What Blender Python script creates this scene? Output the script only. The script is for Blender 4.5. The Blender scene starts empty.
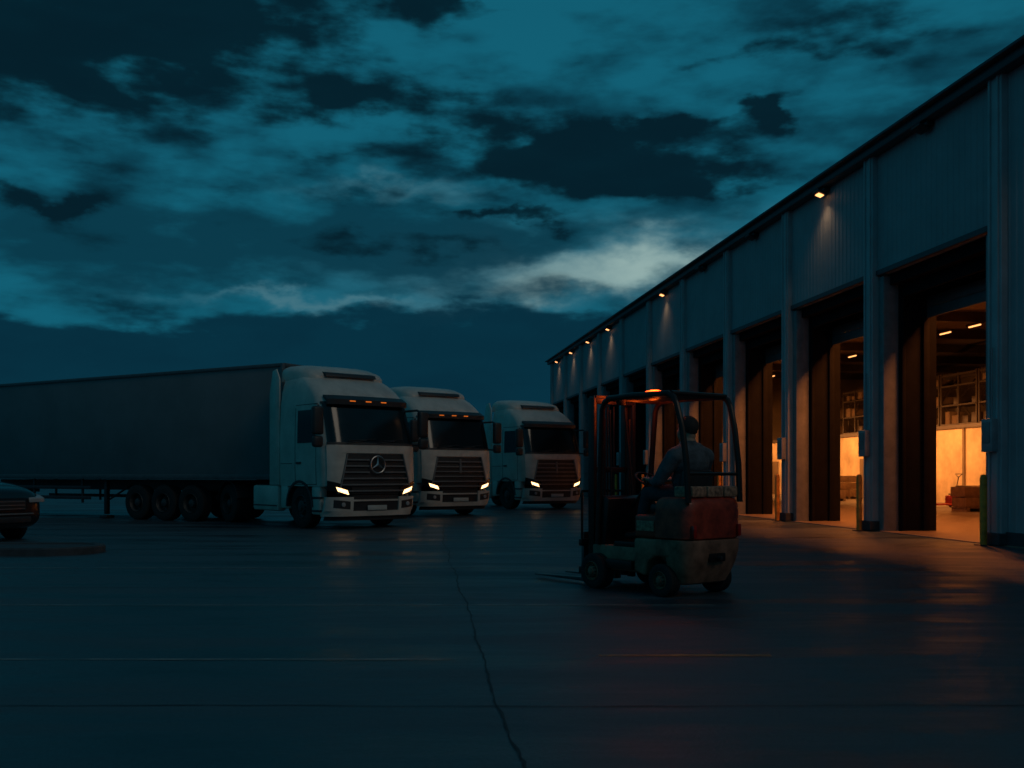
import bpy, bmesh, math, random
from mathutils import Vector, Matrix, Euler
random.seed(7)
S=bpy.context.scene
S.view_settings.view_transform='Standard'; S.view_settings.look='None'; S.view_settings.exposure=0
COL=S.collection

# ------------------------------------------------------------ materials
def mat(name,col,rough=.5,metal=0.,var=.15,scale=4.,bump=0.,bscale=40.,spec=.5,rvar=.1,coat=0.):
    m=bpy.data.materials.new(name); m.use_nodes=True; nt=m.node_tree; N=nt.nodes; L=nt.links
    b=N['Principled BSDF']; b.inputs['Metallic'].default_value=metal
    b.inputs['Specular IOR Level'].default_value=spec
    b.inputs['Coat Weight'].default_value=coat
    tc=N.new('ShaderNodeTexCoord')
    n=N.new('ShaderNodeTexNoise'); n.inputs['Scale'].default_value=scale; n.inputs['Detail'].default_value=4; n.inputs['Roughness'].default_value=.65
    L.new(tc.outputs['Object'],n.inputs['Vector'])
    cr=N.new('ShaderNodeValToRGB'); e=cr.color_ramp.elements
    e[0].position=.3; e[1].position=.7
    e[0].color=(*[max(0,c*(1-var*1.6)) for c in col],1); e[1].color=(*[min(1,c*(1+var)) for c in col],1)
    L.new(n.outputs['Fac'],cr.inputs['Fac']); L.new(cr.outputs['Color'],b.inputs['Base Color'])
    mr=N.new('ShaderNodeMapRange'); mr.inputs['To Min'].default_value=max(.02,rough-rvar); mr.inputs['To Max'].default_value=min(1,rough+rvar)
    L.new(n.outputs['Fac'],mr.inputs['Value']); L.new(mr.outputs['Result'],b.inputs['Roughness'])
    if bump>0:
        n2=N.new('ShaderNodeTexNoise'); n2.inputs['Scale'].default_value=bscale; n2.inputs['Detail'].default_value=2
        L.new(tc.outputs['Object'],n2.inputs['Vector'])
        bp=N.new('ShaderNodeBump'); bp.inputs['Strength'].default_value=bump; bp.inputs['Distance'].default_value=.01
        L.new(n2.outputs['Fac'],bp.inputs['Height']); L.new(bp.outputs['Normal'],b.inputs['Normal'])
    return m
def emit(name,col,st):
    m=bpy.data.materials.new(name); m.use_nodes=True; nt=m.node_tree
    b=nt.nodes['Principled BSDF']; b.inputs['Base Color'].default_value=(*col,1)
    b.inputs['Emission Color'].default_value=(*col,1); b.inputs['Emission Strength'].default_value=st
    return m
M={}
M['paint']=mat('truck_paint',(.62,.54,.465),.42,0,.14,2.2,coat=.1)
M['plastic']=mat('dark_plastic',(.03,.03,.032),.5)
M['glass']=mat('dark_glass',(.008,.011,.013),.14,0,.1,spec=.5,rvar=.03)
M['chrome']=mat('brushed_metal',(.50,.50,.50),.35,.9,.1)
M['slat']=mat('grille_slat',(.20,.20,.20),.40,.2,.1)
M['steel']=mat('dark_steel',(.05,.05,.055),.5,.5)
M['rubber']=mat('tyre_rubber',(.018,.018,.018),.85,0,.2,20,.4,60)
M['rim']=mat('wheel_rim',(.06,.06,.06),.6,.3,.2,8)
M['trailer']=mat('trailer_side',(.15,.165,.175),.6,0,.12,.7,.05,3)
M['trailerf']=mat('trailer_frame',(.11,.12,.13),.5,.2)
M['lamp']=emit('headlight_glow',(1,.56,.24),4.)
M['lampdim']=mat('lamp_glass',(.35,.35,.35),.15,0,.1)
M['amber']=emit('amber_glow',(1,.20,.02),.6)
M['red']=mat('red_lens',(.5,.02,.01),.25)
M['wall']=mat('wall_panel_metal',(.33,.37,.39),.55,.1,.10,.9)
M['pillar']=mat('pillar_metal',(.42,.47,.49),.5,.1,.12,1.2)
M['fascia']=mat('roof_fascia',(.05,.065,.075),.5,.1)
M['rub']=mat('dock_rubber',(.012,.013,.015),.95,spec=.1,rvar=.03)
M['jamb']=mat('jamb_paint',(.20,.23,.24),.6)
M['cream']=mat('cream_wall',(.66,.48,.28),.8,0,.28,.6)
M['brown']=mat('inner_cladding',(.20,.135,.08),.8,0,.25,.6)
M['floor']=mat('indoor_concrete',(.24,.19,.14),.4,0,.2,1.5)
M['door']=mat('rolling_door',(.10,.12,.13),.5,.2)
M['yellow']=mat('bollard_yellow',(.85,.32,.03),.55,0,.3,6)
M['box']=mat('grey_enclosure',(.3,.34,.36),.5)
M['wood']=mat('pallet_wood',(.22,.14,.08),.8,0,.3,9)
M['card']=mat('cardboard',(.20,.12,.065),.85,0,.25,5)
M['rack']=mat('rack_steel',(.07,.045,.03),.5,.3)
M['tube']=emit('warm_tube',(1,.40,.12),2.4)
M['wlamp']=emit('wall_lamp_glow',(1,.40,.14),2.6)
M['beacon']=emit('beacon_glow',(1,.062,.004),9.)
M['fred']=mat('forklift_orange',(.46,.045,.018),.45,0,.4,7,coat=.1)
M['fgrey']=mat('forklift_beige',(.36,.155,.095),.55,0,.35,6,spec=.35)
M['fdark']=mat('forklift_frame',(.03,.02,.017),.38,.4)
M['forkm']=mat('fork_steel',(.12,.12,.12),.4,.8)
M['seat']=mat('seat_vinyl',(.02,.02,.022),.5)
M['skin']=mat('skin',(.42,.25,.17),.55,0,.08,20)
M['jacket']=mat('work_jacket',(.085,.105,.12),.85,0,.3,10,.6,40)
M['trouser']=mat('work_trousers',(.045,.05,.06),.9,0,.25,14,.4,60)
M['boot']=mat('boot_leather',(.015,.012,.01),.6)
M['hair']=mat('dark_hair',(.025,.018,.015),.7,0,.3,60,.6,150)
M['carpaint']=mat('car_paint',(.008,.010,.012),.24,.0,.1,3,spec=.5,rvar=.04,coat=.4)
M['kerb']=mat('kerb_concrete',(.05,.056,.062),.8,0,.25,5,.5,40)
M['plate']=mat('number_plate',(.5,.5,.46),.5)
M['placard']=mat('faded_placard',(.46,.23,.14),.6,0,.5,25)
M['dirt']=mat('dirt_hill',(.03,.035,.035),.95)

# ------------------------------------------------------------ mesh builder
class MB:
    def __init__(s): s.v=[];s.f=[];s.m=[];s.mats=[]
    def mi(s,m):
        if m not in s.mats: s.mats.append(m)
        return s.mats.index(m)
    def add(s,vs,fs,m,T=None):
        o=len(s.v); i=s.mi(m)
        for p in vs:
            p=Vector(p); 
            if T is not None: p=T@p
            s.v.append(p)
        for f in fs: s.f.append([o+k for k in f]); s.m.append(i)
        return s
    def bmadd(s,bm,m,T=None):
        bm.verts.ensure_lookup_table(); bm.verts.index_update()
        s.add([v.co.copy() for v in bm.verts],[[v.index for v in f.verts] for f in bm.faces],m,T); bm.free(); return s
    def box(s,c,d,m,bev=0.,rot=None,seg=2):
        bm=bmesh.new(); bmesh.ops.create_cube(bm,size=1)
        for v in bm.verts: v.co=Vector((v.co.x*d[0],v.co.y*d[1],v.co.z*d[2]))
        if bev>0: bmesh.ops.bevel(bm,geom=bm.edges[:],offset=min(bev,min(d)*.45),segments=seg,affect='EDGES',profile=.5)
        T=Matrix.Translation(c)
        if rot: T=T@Euler(rot).to_matrix().to_4x4()
        return s.bmadd(bm,m,T)
    def prism(s,pts,y0,y1,m,bev=0.,seg=2):
        bm=bmesh.new(); a=[bm.verts.new((p[0],y0,p[1])) for p in pts]; b=[bm.verts.new((p[0],y1,p[1])) for p in pts]
        n=len(pts); bm.faces.new(a); bm.faces.new(b[::-1])
        for i in range(n): bm.faces.new((a[i],b[i],b[(i+1)%n],a[(i+1)%n]))
        bmesh.ops.recalc_face_normals(bm,faces=bm.faces[:])
        if bev>0: bmesh.ops.bevel(bm,geom=bm.edges[:],offset=bev,segments=seg,affect='EDGES',profile=.5)
        return s.bmadd(bm,m)
    def tube(s,pts,r,m,seg=10,closed=False,round_=False):
        pts=[Vector(p) for p in pts]
        rr=list(r) if isinstance(r,(list,tuple)) else [r]*len(pts)
        if round_:
            a=(pts[0]-pts[1]).normalized(); z=(pts[-1]-pts[-2]).normalized(); p0,p1=pts[0],pts[-1]; r0,r1=rr[0],rr[-1]
            pre=[(p0+a*r0*math.sin(q),r0*math.cos(q)) for q in (1.5,1.2,.9,.6,.3)]
            post=[(p1+z*r1*math.sin(q),r1*math.cos(q)) for q in (.3,.6,.9,1.2,1.5)]
            pts=[p for p,_ in pre]+pts+[p for p,_ in post]; rr=[q for _,q in pre]+rr+[q for _,q in post]
        n=len(pts); vs=[];fs=[]; pa=None
        for i,p in enumerate(pts):
            if closed: t=(pts[(i+1)%n]-pts[i-1]).normalized()
            else: t=(pts[min(i+1,n-1)]-pts[max(i-1,0)]).normalized()
            if pa is None:
                up=Vector((0,0,1)) if abs(t.z)<.9 else Vector((0,1,0)); a=t.cross(up).normalized()
            else: a=(pa-t*pa.dot(t)).normalized()
            b=t.cross(a).normalized(); pa=a
            for k in range(seg):
                q=2*math.pi*k/seg; vs.append(p+(a*math.cos(q)+b*math.sin(q))*rr[i])
        for i in range(n if closed else n-1):
            j=(i+1)%n
            for k in range(seg):
                k2=(k+1)%seg; fs.append([i*seg+k,i*seg+k2,j*seg+k2,j*seg+k])
        if not closed: fs.append(list(range(seg))[::-1]); fs.append([(n-1)*seg+k for k in range(seg)])
        return s.add(vs,fs,m)
    def ball(s,c,r,m,seg=20):
        bm=bmesh.new(); bmesh.ops.create_uvsphere(bm,u_segments=seg,v_segments=seg//2+2,radius=1)
        return s.bmadd(bm,m,Matrix.Translation(c)@Matrix.Diagonal((*r,1)))
    def lathe(s,prof,m,seg=36,T=None):
        vs=[];fs=[];n=len(prof)
        for k in range(seg):
            q=2*math.pi*k/seg
            for (y,r) in prof: vs.append((r*math.cos(q),y,r*math.sin(q)))
        for k in range(seg):
            k2=(k+1)%seg
            for i in range(n-1): fs.append([k*n+i,k*n+i+1,k2*n+i+1,k2*n+i])
        return s.add(vs,fs,m,T)
    def loft(s,rings,m,cap=True,closed=True):
        vs=[];fs=[];n=len(rings[0])
        for r in rings: vs+=r
        for i in range(len(rings)-1):
            for k in range(n if closed else n-1):
                k2=(k+1)%n; fs.append([i*n+k,i*n+k2,(i+1)*n+k2,(i+1)*n+k])
        if cap: fs.append(list(range(n))[::-1]); fs.append([(len(rings)-1)*n+k for k in range(n)])
        return s.add(vs,fs,m)
    def obj(s,name,parent=None,loc=(0,0,0),rot=(0,0,0),smooth=True,angle=35):
        me=bpy.data.meshes.new(name); me.from_pydata([tuple(v) for v in s.v],[],s.f)
        for m in s.mats: me.materials.append(m)
        me.polygons.foreach_set('material_index',s.m)
        bm=bmesh.new(); bm.from_mesh(me); bmesh.ops.recalc_face_normals(bm,faces=bm.faces[:]); bm.to_mesh(me); bm.free()
        if smooth:
            me.shade_smooth(); me.set_sharp_from_angle(angle=math.radians(angle))
        me.update()
        o=bpy.data.objects.new(name,me); COL.objects.link(o); o.location=loc; o.rotation_euler=rot
        if parent: o.parent=parent
        return o
def empty(name,loc,rotz=0.,label=None,category=None,group=None,parent=None):
    o=bpy.data.objects.new(name,None); COL.objects.link(o); o.location=loc; o.rotation_euler=(0,0,rotz); o.empty_display_size=.2
    if label: o['label']=label
    if category: o['category']=category
    if group: o['group']=group
    if parent: o.parent=parent
    return o
def tag(o,label=None,category=None,group=None,kind=None):
    for k,v in (('label',label),('category',category),('group',group),('kind',kind)):
        if v: o[k]=v
    return o
def copy_tree(o,parent=None,skip=()):
    c=o.copy(); COL.objects.link(c)
    if parent: c.parent=parent
    for ch in list(o.children):
        if ch.name.split('.')[0] in skip: continue
        copy_tree(ch,c)
    return c
def lamp(name,kind,loc,energy,col,parent=None,**kw):
    d=bpy.data.lights.new(name,kind); d.energy=energy; d.color=col
    for k,v in kw.items():
        if k!='rot': setattr(d,k,v)
    o=bpy.data.objects.new(name,d); COL.objects.link(o); o.location=loc
    if 'rot' in kw: o.rotation_euler=kw['rot']
    if parent: o.parent=parent
    return o

# ------------------------------------------------------------ camera
cd=bpy.data.cameras.new('camera'); cam=bpy.data.objects.new('camera',cd); COL.objects.link(cam)
cam.location=(0,0,1.3); cam.rotation_euler=(math.pi/2,0,0)
cd.sensor_width=36; cd.lens=36*1000/1024; cd.shift_y=90/1024; cd.clip_end=5000
cd.dof.use_dof=True; cd.dof.focus_distance=15; cd.dof.aperture_fstop=3.0
S.camera=cam

# ------------------------------------------------------------ world sky
w=bpy.data.worlds.new('World'); S.world=w; w.use_nodes=True; nt=w.node_tree; N=nt.nodes; L=nt.links
for n in list(N): N.remove(n)
def m_(op,a,b=None,c=None,clamp=False):
    n=N.new('ShaderNodeMath'); n.operation=op; n.use_clamp=clamp
    for i,q in enumerate((a,b,c)):
        if q is None: continue
        if isinstance(q,(int,float)): n.inputs[i].default_value=q
        else: L.new(q,n.inputs[i])
    return n.outputs[0]
tc=N.new('ShaderNodeTexCoord'); sp=N.new('ShaderNodeSeparateXYZ'); L.new(tc.outputs['Generated'],sp.inputs[0])
X,Y,Z=sp.outputs
az=m_('ARCTAN2',X,Y); h=m_('MAXIMUM',m_('SQRT',m_('ADD',m_('MULTIPLY',X,X),m_('MULTIPLY',Y,Y))),.06)
el=m_('DIVIDE',Z,h)
def noise(scale,detail,rough,zs,off=(0,0,0),dist=0.,col=False):
    mp=N.new('ShaderNodeMapping'); mp.inputs['Scale'].default_value=(1,1,zs); mp.inputs['Location'].default_value=off
    L.new(tc.outputs['Generated'],mp.inputs['Vector'])
    n=N.new('ShaderNodeTexNoise'); n.inputs['Scale'].default_value=scale; n.inputs['Detail'].default_value=detail
    n.inputs['Roughness'].default_value=rough; n.inputs['Distortion'].default_value=dist
    L.new(mp.outputs[0],n.inputs['Vector']); return n.outputs['Color' if col else 'Fac']
wc=N.new('ShaderNodeSeparateXYZ'); L.new(noise(15,5,.54,1.9,(3,1,0),col=True),wc.inputs[0])
azw=m_('MULTIPLY_ADD',m_('SUBTRACT',wc.outputs[0],.5),.17,az); elw=m_('MULTIPLY_ADD',m_('SUBTRACT',wc.outputs[1],.5),.080,el)
def gauss(px,py,sx,sy,amp,prev=None):
    a=math.atan((px-512)/1000); e=(474-py)/1000*math.cos(a)
    u=m_('MULTIPLY_ADD',azw,1000/sx,-a*1000/sx); v=m_('MULTIPLY_ADD',elw,1000/sy,-e*1000/sy)
    q=m_('MULTIPLY_ADD',u,u,m_('MULTIPLY',v,v)); g=m_('EXPONENT',m_('MULTIPLY',q,-1.))
    return m_('MULTIPLY',g,amp) if prev is None else m_('MULTIPLY_ADD',g,amp,prev)
n1=noise(7,6,.50,3.0,(0,0,0),.0)
n2=noise(14,6,.52,2.9,(2,2,2),.0)
def sstep(x,a,b):
    r=N.new('ShaderNodeMapRange'); r.interpolation_type='SMOOTHSTEP'; L.new(x,r.inputs['Value']); r.inputs['From Min'].default_value=a; r.inputs['From Max'].default_value=b; return r.outputs['Result']
covA=m_('MULTIPLY_ADD',n1,.6,m_('MULTIPLY',n2,.4))
for g in [(570,45,150,50,-.08),(650,262,110,22,-.14),(340,300,150,6,-.06),(150,230,280,60,.07),(430,240,220,18,.08),(860,110,160,60,.05),(270,100,80,30,-.04),(380,192,70,9,-.05)]: covA=gauss(*g,prev=covA)
thin=sstep(covA,.40,.62)
covB=m_('MULTIPLY_ADD',m_('SUBTRACT',n2,.5),3.2,-.60)
covB=m_('MULTIPLY_ADD',m_('SUBTRACT',n1,.5),1.8,covB)
for g in [(50,40,220,75,2.0),(240,12,170,42,1.4),(380,98,95,24,1.4),(470,140,80,26,1.0),(600,160,125,34,2.6),(710,185,80,16,1.3),(775,116,30,17,1.8),(450,2,110,14,1.2),(690,126,50,9,1.1),
          (45,200,80,11,1.5),(250,192,150,18,.6),(515,217,75,8,1.5),(60,300,150,12,.9),(400,243,130,9,.7),(720,62,150,9,.8),(880,25,120,50,.9),(330,160,70,12,.6)]:
    covB=gauss(*g,prev=covB)
dk=sstep(covB,-.05,1.05)
edge=m_('MULTIPLY_ADD',m_('SUBTRACT',n2,.5),.08,m_('MULTIPLY_ADD',az,.03,.160))
edge=m_('ADD',edge,gauss(430,474,130,4000,.014))
bank=sstep(m_('SUBTRACT',edge,el),-.004,.014)
def rgb(c): 
    n=N.new('ShaderNodeRGB'); n.outputs[0].default_value=(*c,1); return n.outputs[0]
def mix(f,a,b):
    n=N.new('ShaderNodeMix'); n.data_type='RGBA'; n.clamp_factor=True
    if isinstance(f,float): n.inputs[0].default_value=f
    else: L.new(f,n.inputs[0])
    L.new(a,n.inputs[6]); L.new(b,n.inputs[7]); return n.outputs[2]
pale=gauss(650,266,95,20,.72); pale=gauss(330,300,120,6,.13,pale); pale=gauss(400,190,70,7,.09,pale); pale=gauss(570,288,80,10,.34,pale); pale=gauss(600,268,220,34,.09,pale)
clear=mix(pale,rgb((.006,.112,.172)),rgb((.34,.48,.45)))
topd=m_('MULTIPLY',m_('SUBTRACT',el,.42),1.2,clamp=True)
clear=mix(topd,clear,rgb((.003,.05,.085)))
mid=mix(m_('MULTIPLY',thin,.92),clear,rgb((.0028,.036,.060)))
colr=mix(m_('MULTIPLY',dk,.97),mid,rgb((.0015,.0125,.0215)))
colr=mix(m_('MULTIPLY',bank,.95),colr,rgb((.002,.025,.045)))
bg=N.new('ShaderNodeBackground'); bg.inputs['Strength'].default_value=1.0; L.new(colr,bg.inputs['Color'])
out=N.new('ShaderNodeOutputWorld'); L.new(bg.outputs[0],out.inputs[0])
w.cycles.sampling_method='MANUAL'; w.cycles.sample_map_resolution=256

lamp('truck_front_fill','SUN',(0,-10,30),.18,(1,.85,.67),angle=math.radians(20),rot=(math.radians(52),0,math.radians(48)))  # soft fill added to brighten the truck fronts, no real sun on this side

# ------------------------------------------------------------ ground
def ground_mat():
    m=bpy.data.materials.new('damp_asphalt'); m.use_nodes=True; nt=m.node_tree; N=nt.nodes; L=nt.links; b=N['Principled BSDF']
    tc=N.new('ShaderNodeTexCoord')
    def nz(s,d,r,sc=(1,1,1)):
        mp=N.new('ShaderNodeMapping'); mp.inputs['Scale'].default_value=sc; L.new(tc.outputs['Object'],mp.inputs[0])
        n=N.new('ShaderNodeTexNoise'); n.inputs['Scale'].default_value=s; n.inputs['Detail'].default_value=d; n.inputs['Roughness'].default_value=r
        L.new(mp.outputs[0],n.inputs['Vector']); return n.outputs['Fac']
    fine=nz(38,4,.72); patch=nz(.8,9,.66,(.30,1.5,1))
    r=N.new('ShaderNodeValToRGB'); e=r.color_ramp.elements; e[0].position=.38; e[0].color=(.015,.027,.035,1); e[1].position=.64; e[1].color=(.052,.090,.108,1)
    ad=N.new('ShaderNodeMath'); ad.operation='MULTIPLY_ADD'; L.new(fine,ad.inputs[0]); ad.inputs[1].default_value=.42
    s2=N.new('ShaderNodeMath'); s2.operation='MULTIPLY'; L.new(patch,s2.inputs[0]); s2.inputs[1].default_value=.58; L.new(s2.outputs[0],ad.inputs[2])
    L.new(ad.outputs[0],r.inputs[0]); L.new(r.outputs[0],b.inputs['Base Color'])
    r2=N.new('ShaderNodeValToRGB'); e=r2.color_ramp.elements; e[0].position=.38; e[0].color=(.28,.28,.28,1); e[1].position=.60; e[1].color=(.62,.62,.62,1)
    L.new(patch,r2.inputs[0]); L.new(r2.outputs[0],b.inputs['Roughness'])
    bp2=N.new('ShaderNodeBump'); bp2.inputs['Strength'].default_value=.8; bp2.inputs['Distance'].default_value=.016; L.new(ad.outputs[0],bp2.inputs['Height'])
    L.new(bp2.outputs[0],b.inputs['Normal']); b.inputs['Specular IOR Level'].default_value=.7
    return m
GM=ground_mat()
g=MB(); g.add([(-900,-300,0),(900,-300,0),(900,1500,0),(-900,1500,0)],[[0,1,2,3]],GM)
tag(g.obj('ground',smooth=False),kind='structure')
def worn(name,col):
    m=mat(name,col,.45,0,.3,3); nt=m.node_tree; N=nt.nodes; L=nt.links; b=N['Principled BSDF']
    tcn=N.new('ShaderNodeTexCoord'); n=N.new('ShaderNodeTexNoise'); n.inputs['Scale'].default_value=2.2; n.inputs['Detail'].default_value=8; n.inputs['Roughness'].default_value=.75
    L.new(tcn.outputs['Object'],n.inputs['Vector']); r=N.new('ShaderNodeValToRGB'); r.color_ramp.elements[0].position=.33; r.color_ramp.elements[1].position=.62
    L.new(n.outputs['Fac'],r.inputs[0]); L.new(r.outputs[0],b.inputs['Alpha']); return m
WP=worn('worn_line_paint',(.30,.28,.25)); WO=worn('worn_paint_beacon_tint',(.85,.28,.06))  # both worn line paint; WO has the beacon's orange light put into its colour
CR=mat('crack_fill',(.005,.005,.006),.6)
def strip(name,pts,wd,m,z,jit=0.):
    b=MB(); vs=[];fs=[]
    for i,p in enumerate(pts):
        a=Vector(pts[max(i-1,0)]); c=Vector(pts[min(i+1,len(pts)-1)]); t=(c-a).normalized(); nrm=Vector((-t.y,t.x))
        ww=wd*(1+random.uniform(-jit,jit)); q=Vector(p)
        vs+=[(q.x+nrm.x*ww/2,q.y+nrm.y*ww/2,z),(q.x-nrm.x*ww/2,q.y-nrm.y*ww/2,z)]
    for i in range(len(pts)-1): fs.append([2*i,2*i+1,2*i+3,2*i+2])
    b.add(vs,fs,m); return tag(b.obj(name,smooth=False),kind='structure')
KP_=[(3.6,.12),(4.42,.057),(5.2,-.03),(6.31,-.14),(8.9,-.37),(12,-.64),(15.1,-.94),(21,-1.42),(30,-2.05)]
pts=[];x=0
for i in range(190):
    t=i/189; y=3.6+(30-3.6)*t**1.5
    for (ya,xa),(yb,xb) in zip(KP_,KP_[1:]):
        if y<=yb+1e-6: base=xa+(xb-xa)*(y-ya)/(yb-ya); break
    x=x*.80+random.uniform(-.008,.008)*(1+y/14); pts.append((base+x,y))
strip('ground_crack',pts,.014,CR,.004,.5)
for (y,x0,x1,wd,mm) in [(7.15,.62,1.85,.07,WO),(7.0,-9,-.4,.05,WP),(9.9,-14,2.0,.06,WP),(13.8,-12,6.5,.09,WP)]:
    strip('painted_line',[(x0+(x1-x0)*i/30,y+ .002*math.sin(i)) for i in range(31)],wd,mm,.004)
for (y,x0,x1) in [(5.6,-8,4),(11.4,-12,5),(17.5,-6,7)]:
    pts=[];yy=0
    for i in range(60): yy=yy*.8+random.uniform(-.012,.012); pts.append((x0+(x1-x0)*i/59,y+yy))
    strip('slab_joint',pts,.012,CR,.004,.4)
b=MB(); vs=[];fs=[];n=160
for i in range(n+1):
    xx=-700+1400*i/n; hgt=3.5+2.2*math.sin(i*.31)+1.6*math.sin(i*.83+1)+random.uniform(0,1.2)
    vs+=[(xx,420,-1),(xx,430,hgt),(xx,520,hgt*1.2+1)]
for i in range(n):
    for k in range(2): fs.append([i*3+k,i*3+3+k,i*3+4+k,i*3+1+k])
b.add(vs,fs,M['dirt']); tag(b.obj('hills'),kind='structure')

# ------------------------------------------------------------ warehouse
WROT=math.radians(7.52)
WH=empty('warehouse',(11.30,0,0),WROT,'long grey metal-clad warehouse with lit open loading doors','warehouse')
SP=4.75; S0=18.36; K0,K1=-4,10
ss=[S0+SP*k for k in range(K0,K1+1)]
SA,SB=ss[0],ss[-1]+.5
ZO=5.8; ZT=8.55
def corr(mb,x,s0,s1,z0,z1,m):
    per=.19; n=int((s1-s0)/per); per=(s1-s0)/n; vs=[];fs=[]
    prof=[(0,0),(.6,0),(.68,-.010),(.92,-.010)]
    cols=[]
    for i in range(n):
        for (t,d) in prof: cols.append((x+d,s0+(i+t)*per))
    cols.append((x,s1))
    for (a,c) in cols: vs+=[(a,c,z0),(a,c,z1)]
    for i in range(len(cols)-1): fs.append([2*i,2*i+2,2*i+3,2*i+1])
    mb.add(vs,fs,m)
for i in range(len(ss)-1):
    k=i+K0; a=ss[i]; c=ss[i+1]
    solid=k<0; zb_=.25 if solid else ZO
    b=MB(); corr(b,0,a+.2,c-.2,zb_,ZT,M['wall']); b.box((.11,(a+c)/2,(zb_+ZT)/2),(.16,SP-.4,ZT-zb_),M['wall'])
    if not solid: b.box((-.01,(a+c)/2,ZO+.05),(.08,SP-.42,.12),M['fascia'],.01)
    else: b.box((.05,(a+c)/2,.13),(.2,SP-.42,.25),M['kerb'],.01)
    b.obj('wall_panel',WH,smooth=False)
    if solid: continue
    o0,o1=a+.5,c-.45
    b=MB()
    b.box((.2,a+.34,ZO/2-.02),(.36,.3,ZO-.04),M['jamb'],.01); b.box((.2,c-.31,ZO/2-.02),(.36,.26,ZO-.04),M['jamb'],.01)
    for yy,sg in ((o0-.04,1),(o1+.04,-1)):
        b.box((.72,yy+.03*sg,ZO/2),(.66,.12,ZO-.02),M['rub'],.01)
        b.box((.45,yy+.10*sg,ZO/2-.1),(.09,.08,ZO-.25),M['rub'],.02)
        b.box((.98,yy+.12*sg,2.6),(.14,.08,5.2),M['rub'],.01)
    b.box((.62,(a+c)/2,ZO-.12),(.9,SP-.9,.26),M['rub'])
    b.box((.45,(a+c)/2,ZO-.38),(.07,SP-1.1,.3),M['rub'],.01)
    b.obj('dock_frame',WH)
    b=MB()
    b.box((1.15,(a+c)/2,(5.1+ZT)/2),(.18,SP,ZT-5.1),M['rub']); b.box((1.15,a+.3,2.55),(.18,.6,5.1),M['rub']); b.box((1.15,c-.26,2.55),(.18,.52,5.1),M['rub'])
    b.obj('inner_wall',WH)
    closed=(k>=5)
    zb=.02 if closed else 4.80
    b=MB(); z=zb
    while z<5.1:
        b.box((1.0,(a+c)/2,z+.12),(.05,SP-1.15,.235),M['door'],.012); z+=.24
    b.obj('rolling_door',WH)
for i,s in enumerate(ss):
    b=MB()
    b.box((-.03,s,4.32),(.20,.42,8.46),M['pillar'],.012)
    b.box((-.145,s-.12,4.32),(.035,.05,8.4),M['pillar'],.006); b.box((-.145,s+.12,4.32),(.035,.05,8.4),M['pillar'],.006)
    b.box((-.06,s,.12),(.30,.5,.22),M['kerb'],.02)
    b.obj('pillar',WH,smooth=False)
    b=MB()
    b.box((-.22,s,2.0),(.13,.32,.60),M['box'],.015); b.box((-.29,s,2.05),(.02,.22,.38),M['jamb'],.005); b.tube([(-.17,s,2.3),(-.17,s,3.6)],.016,M['box'],6)
    b.obj('utility_box',WH)
b=MB()
b.box((-.08,(SA+SB)/2,8.60),(.36,SB-SA+.6,.20),M['fascia'],.02)
b.box((-.14,(SA+SB)/2,8.72),(.50,SB-SA+.8,.06),M['fascia'],.01)
b.box((13,(SA+SB)/2,8.66),(26.0,SB-SA+.5,.10),M['fascia'])
b.obj('roof',WH)
b=MB()
b.box((13,SB+.05,4.3),(25.8,.2,8.6),M['wall']); b.box((13,SA-.1,4.3),(25.8,.2,8.6),M['wall']); b.box((26,(SA+SB)/2,4.3),(.2,SB-SA,8.6),M['wall'])
b.obj('end_wall',WH)
b=MB(); b.box((13,(SA+SB)/2,-.08),(26.2,SB-SA,.20),M['floor'])
b.obj('warehouse_floor',WH)
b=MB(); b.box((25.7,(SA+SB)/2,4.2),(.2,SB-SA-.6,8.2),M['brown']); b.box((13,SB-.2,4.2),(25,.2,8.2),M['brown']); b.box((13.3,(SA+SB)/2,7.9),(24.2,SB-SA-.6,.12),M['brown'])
for i in range(15):
    s=SA+1.5+i*4.75
    if s<SB-1: b.box((13,s,7.6),(23.5,.16,.4),M['rack'])
b.obj('inner_lining',WH)
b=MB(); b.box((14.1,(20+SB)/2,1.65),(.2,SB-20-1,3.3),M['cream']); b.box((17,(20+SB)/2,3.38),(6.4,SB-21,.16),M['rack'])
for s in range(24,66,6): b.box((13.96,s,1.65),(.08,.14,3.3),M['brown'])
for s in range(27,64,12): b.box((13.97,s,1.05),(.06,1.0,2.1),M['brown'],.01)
b.obj('partition_wall',WH)
for j in range(2):
    for i in range(22):
        b=MB(); b.box((7+j*5.5,20+i*2.1,7.25),(.07,.8,.05),M['tube'],.02); b.box((7+j*5.5,20+i*2.1,7.32),(.16,1.0,.08),M['rack'])
        b.obj('tube_light',WH)
for s,e in ((20.9,430),(25.6,430),(30.4,350),(35.1,280),(40,180)):
    lamp('hall_light','AREA',(2.7,s,7.1),e,(1,.25,.045),WH,shape='RECTANGLE',size=1.0,size_y=3.0,rot=(0,math.radians(24),0))
for s in (35,43,52,61):
    lamp('wall_wash_light','AREA',(11.2,s,3.7),350,(1,.38,.10),WH,shape='RECTANGLE',size=.4,size_y=7.,rot=(0,math.radians(-42),0))
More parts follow.
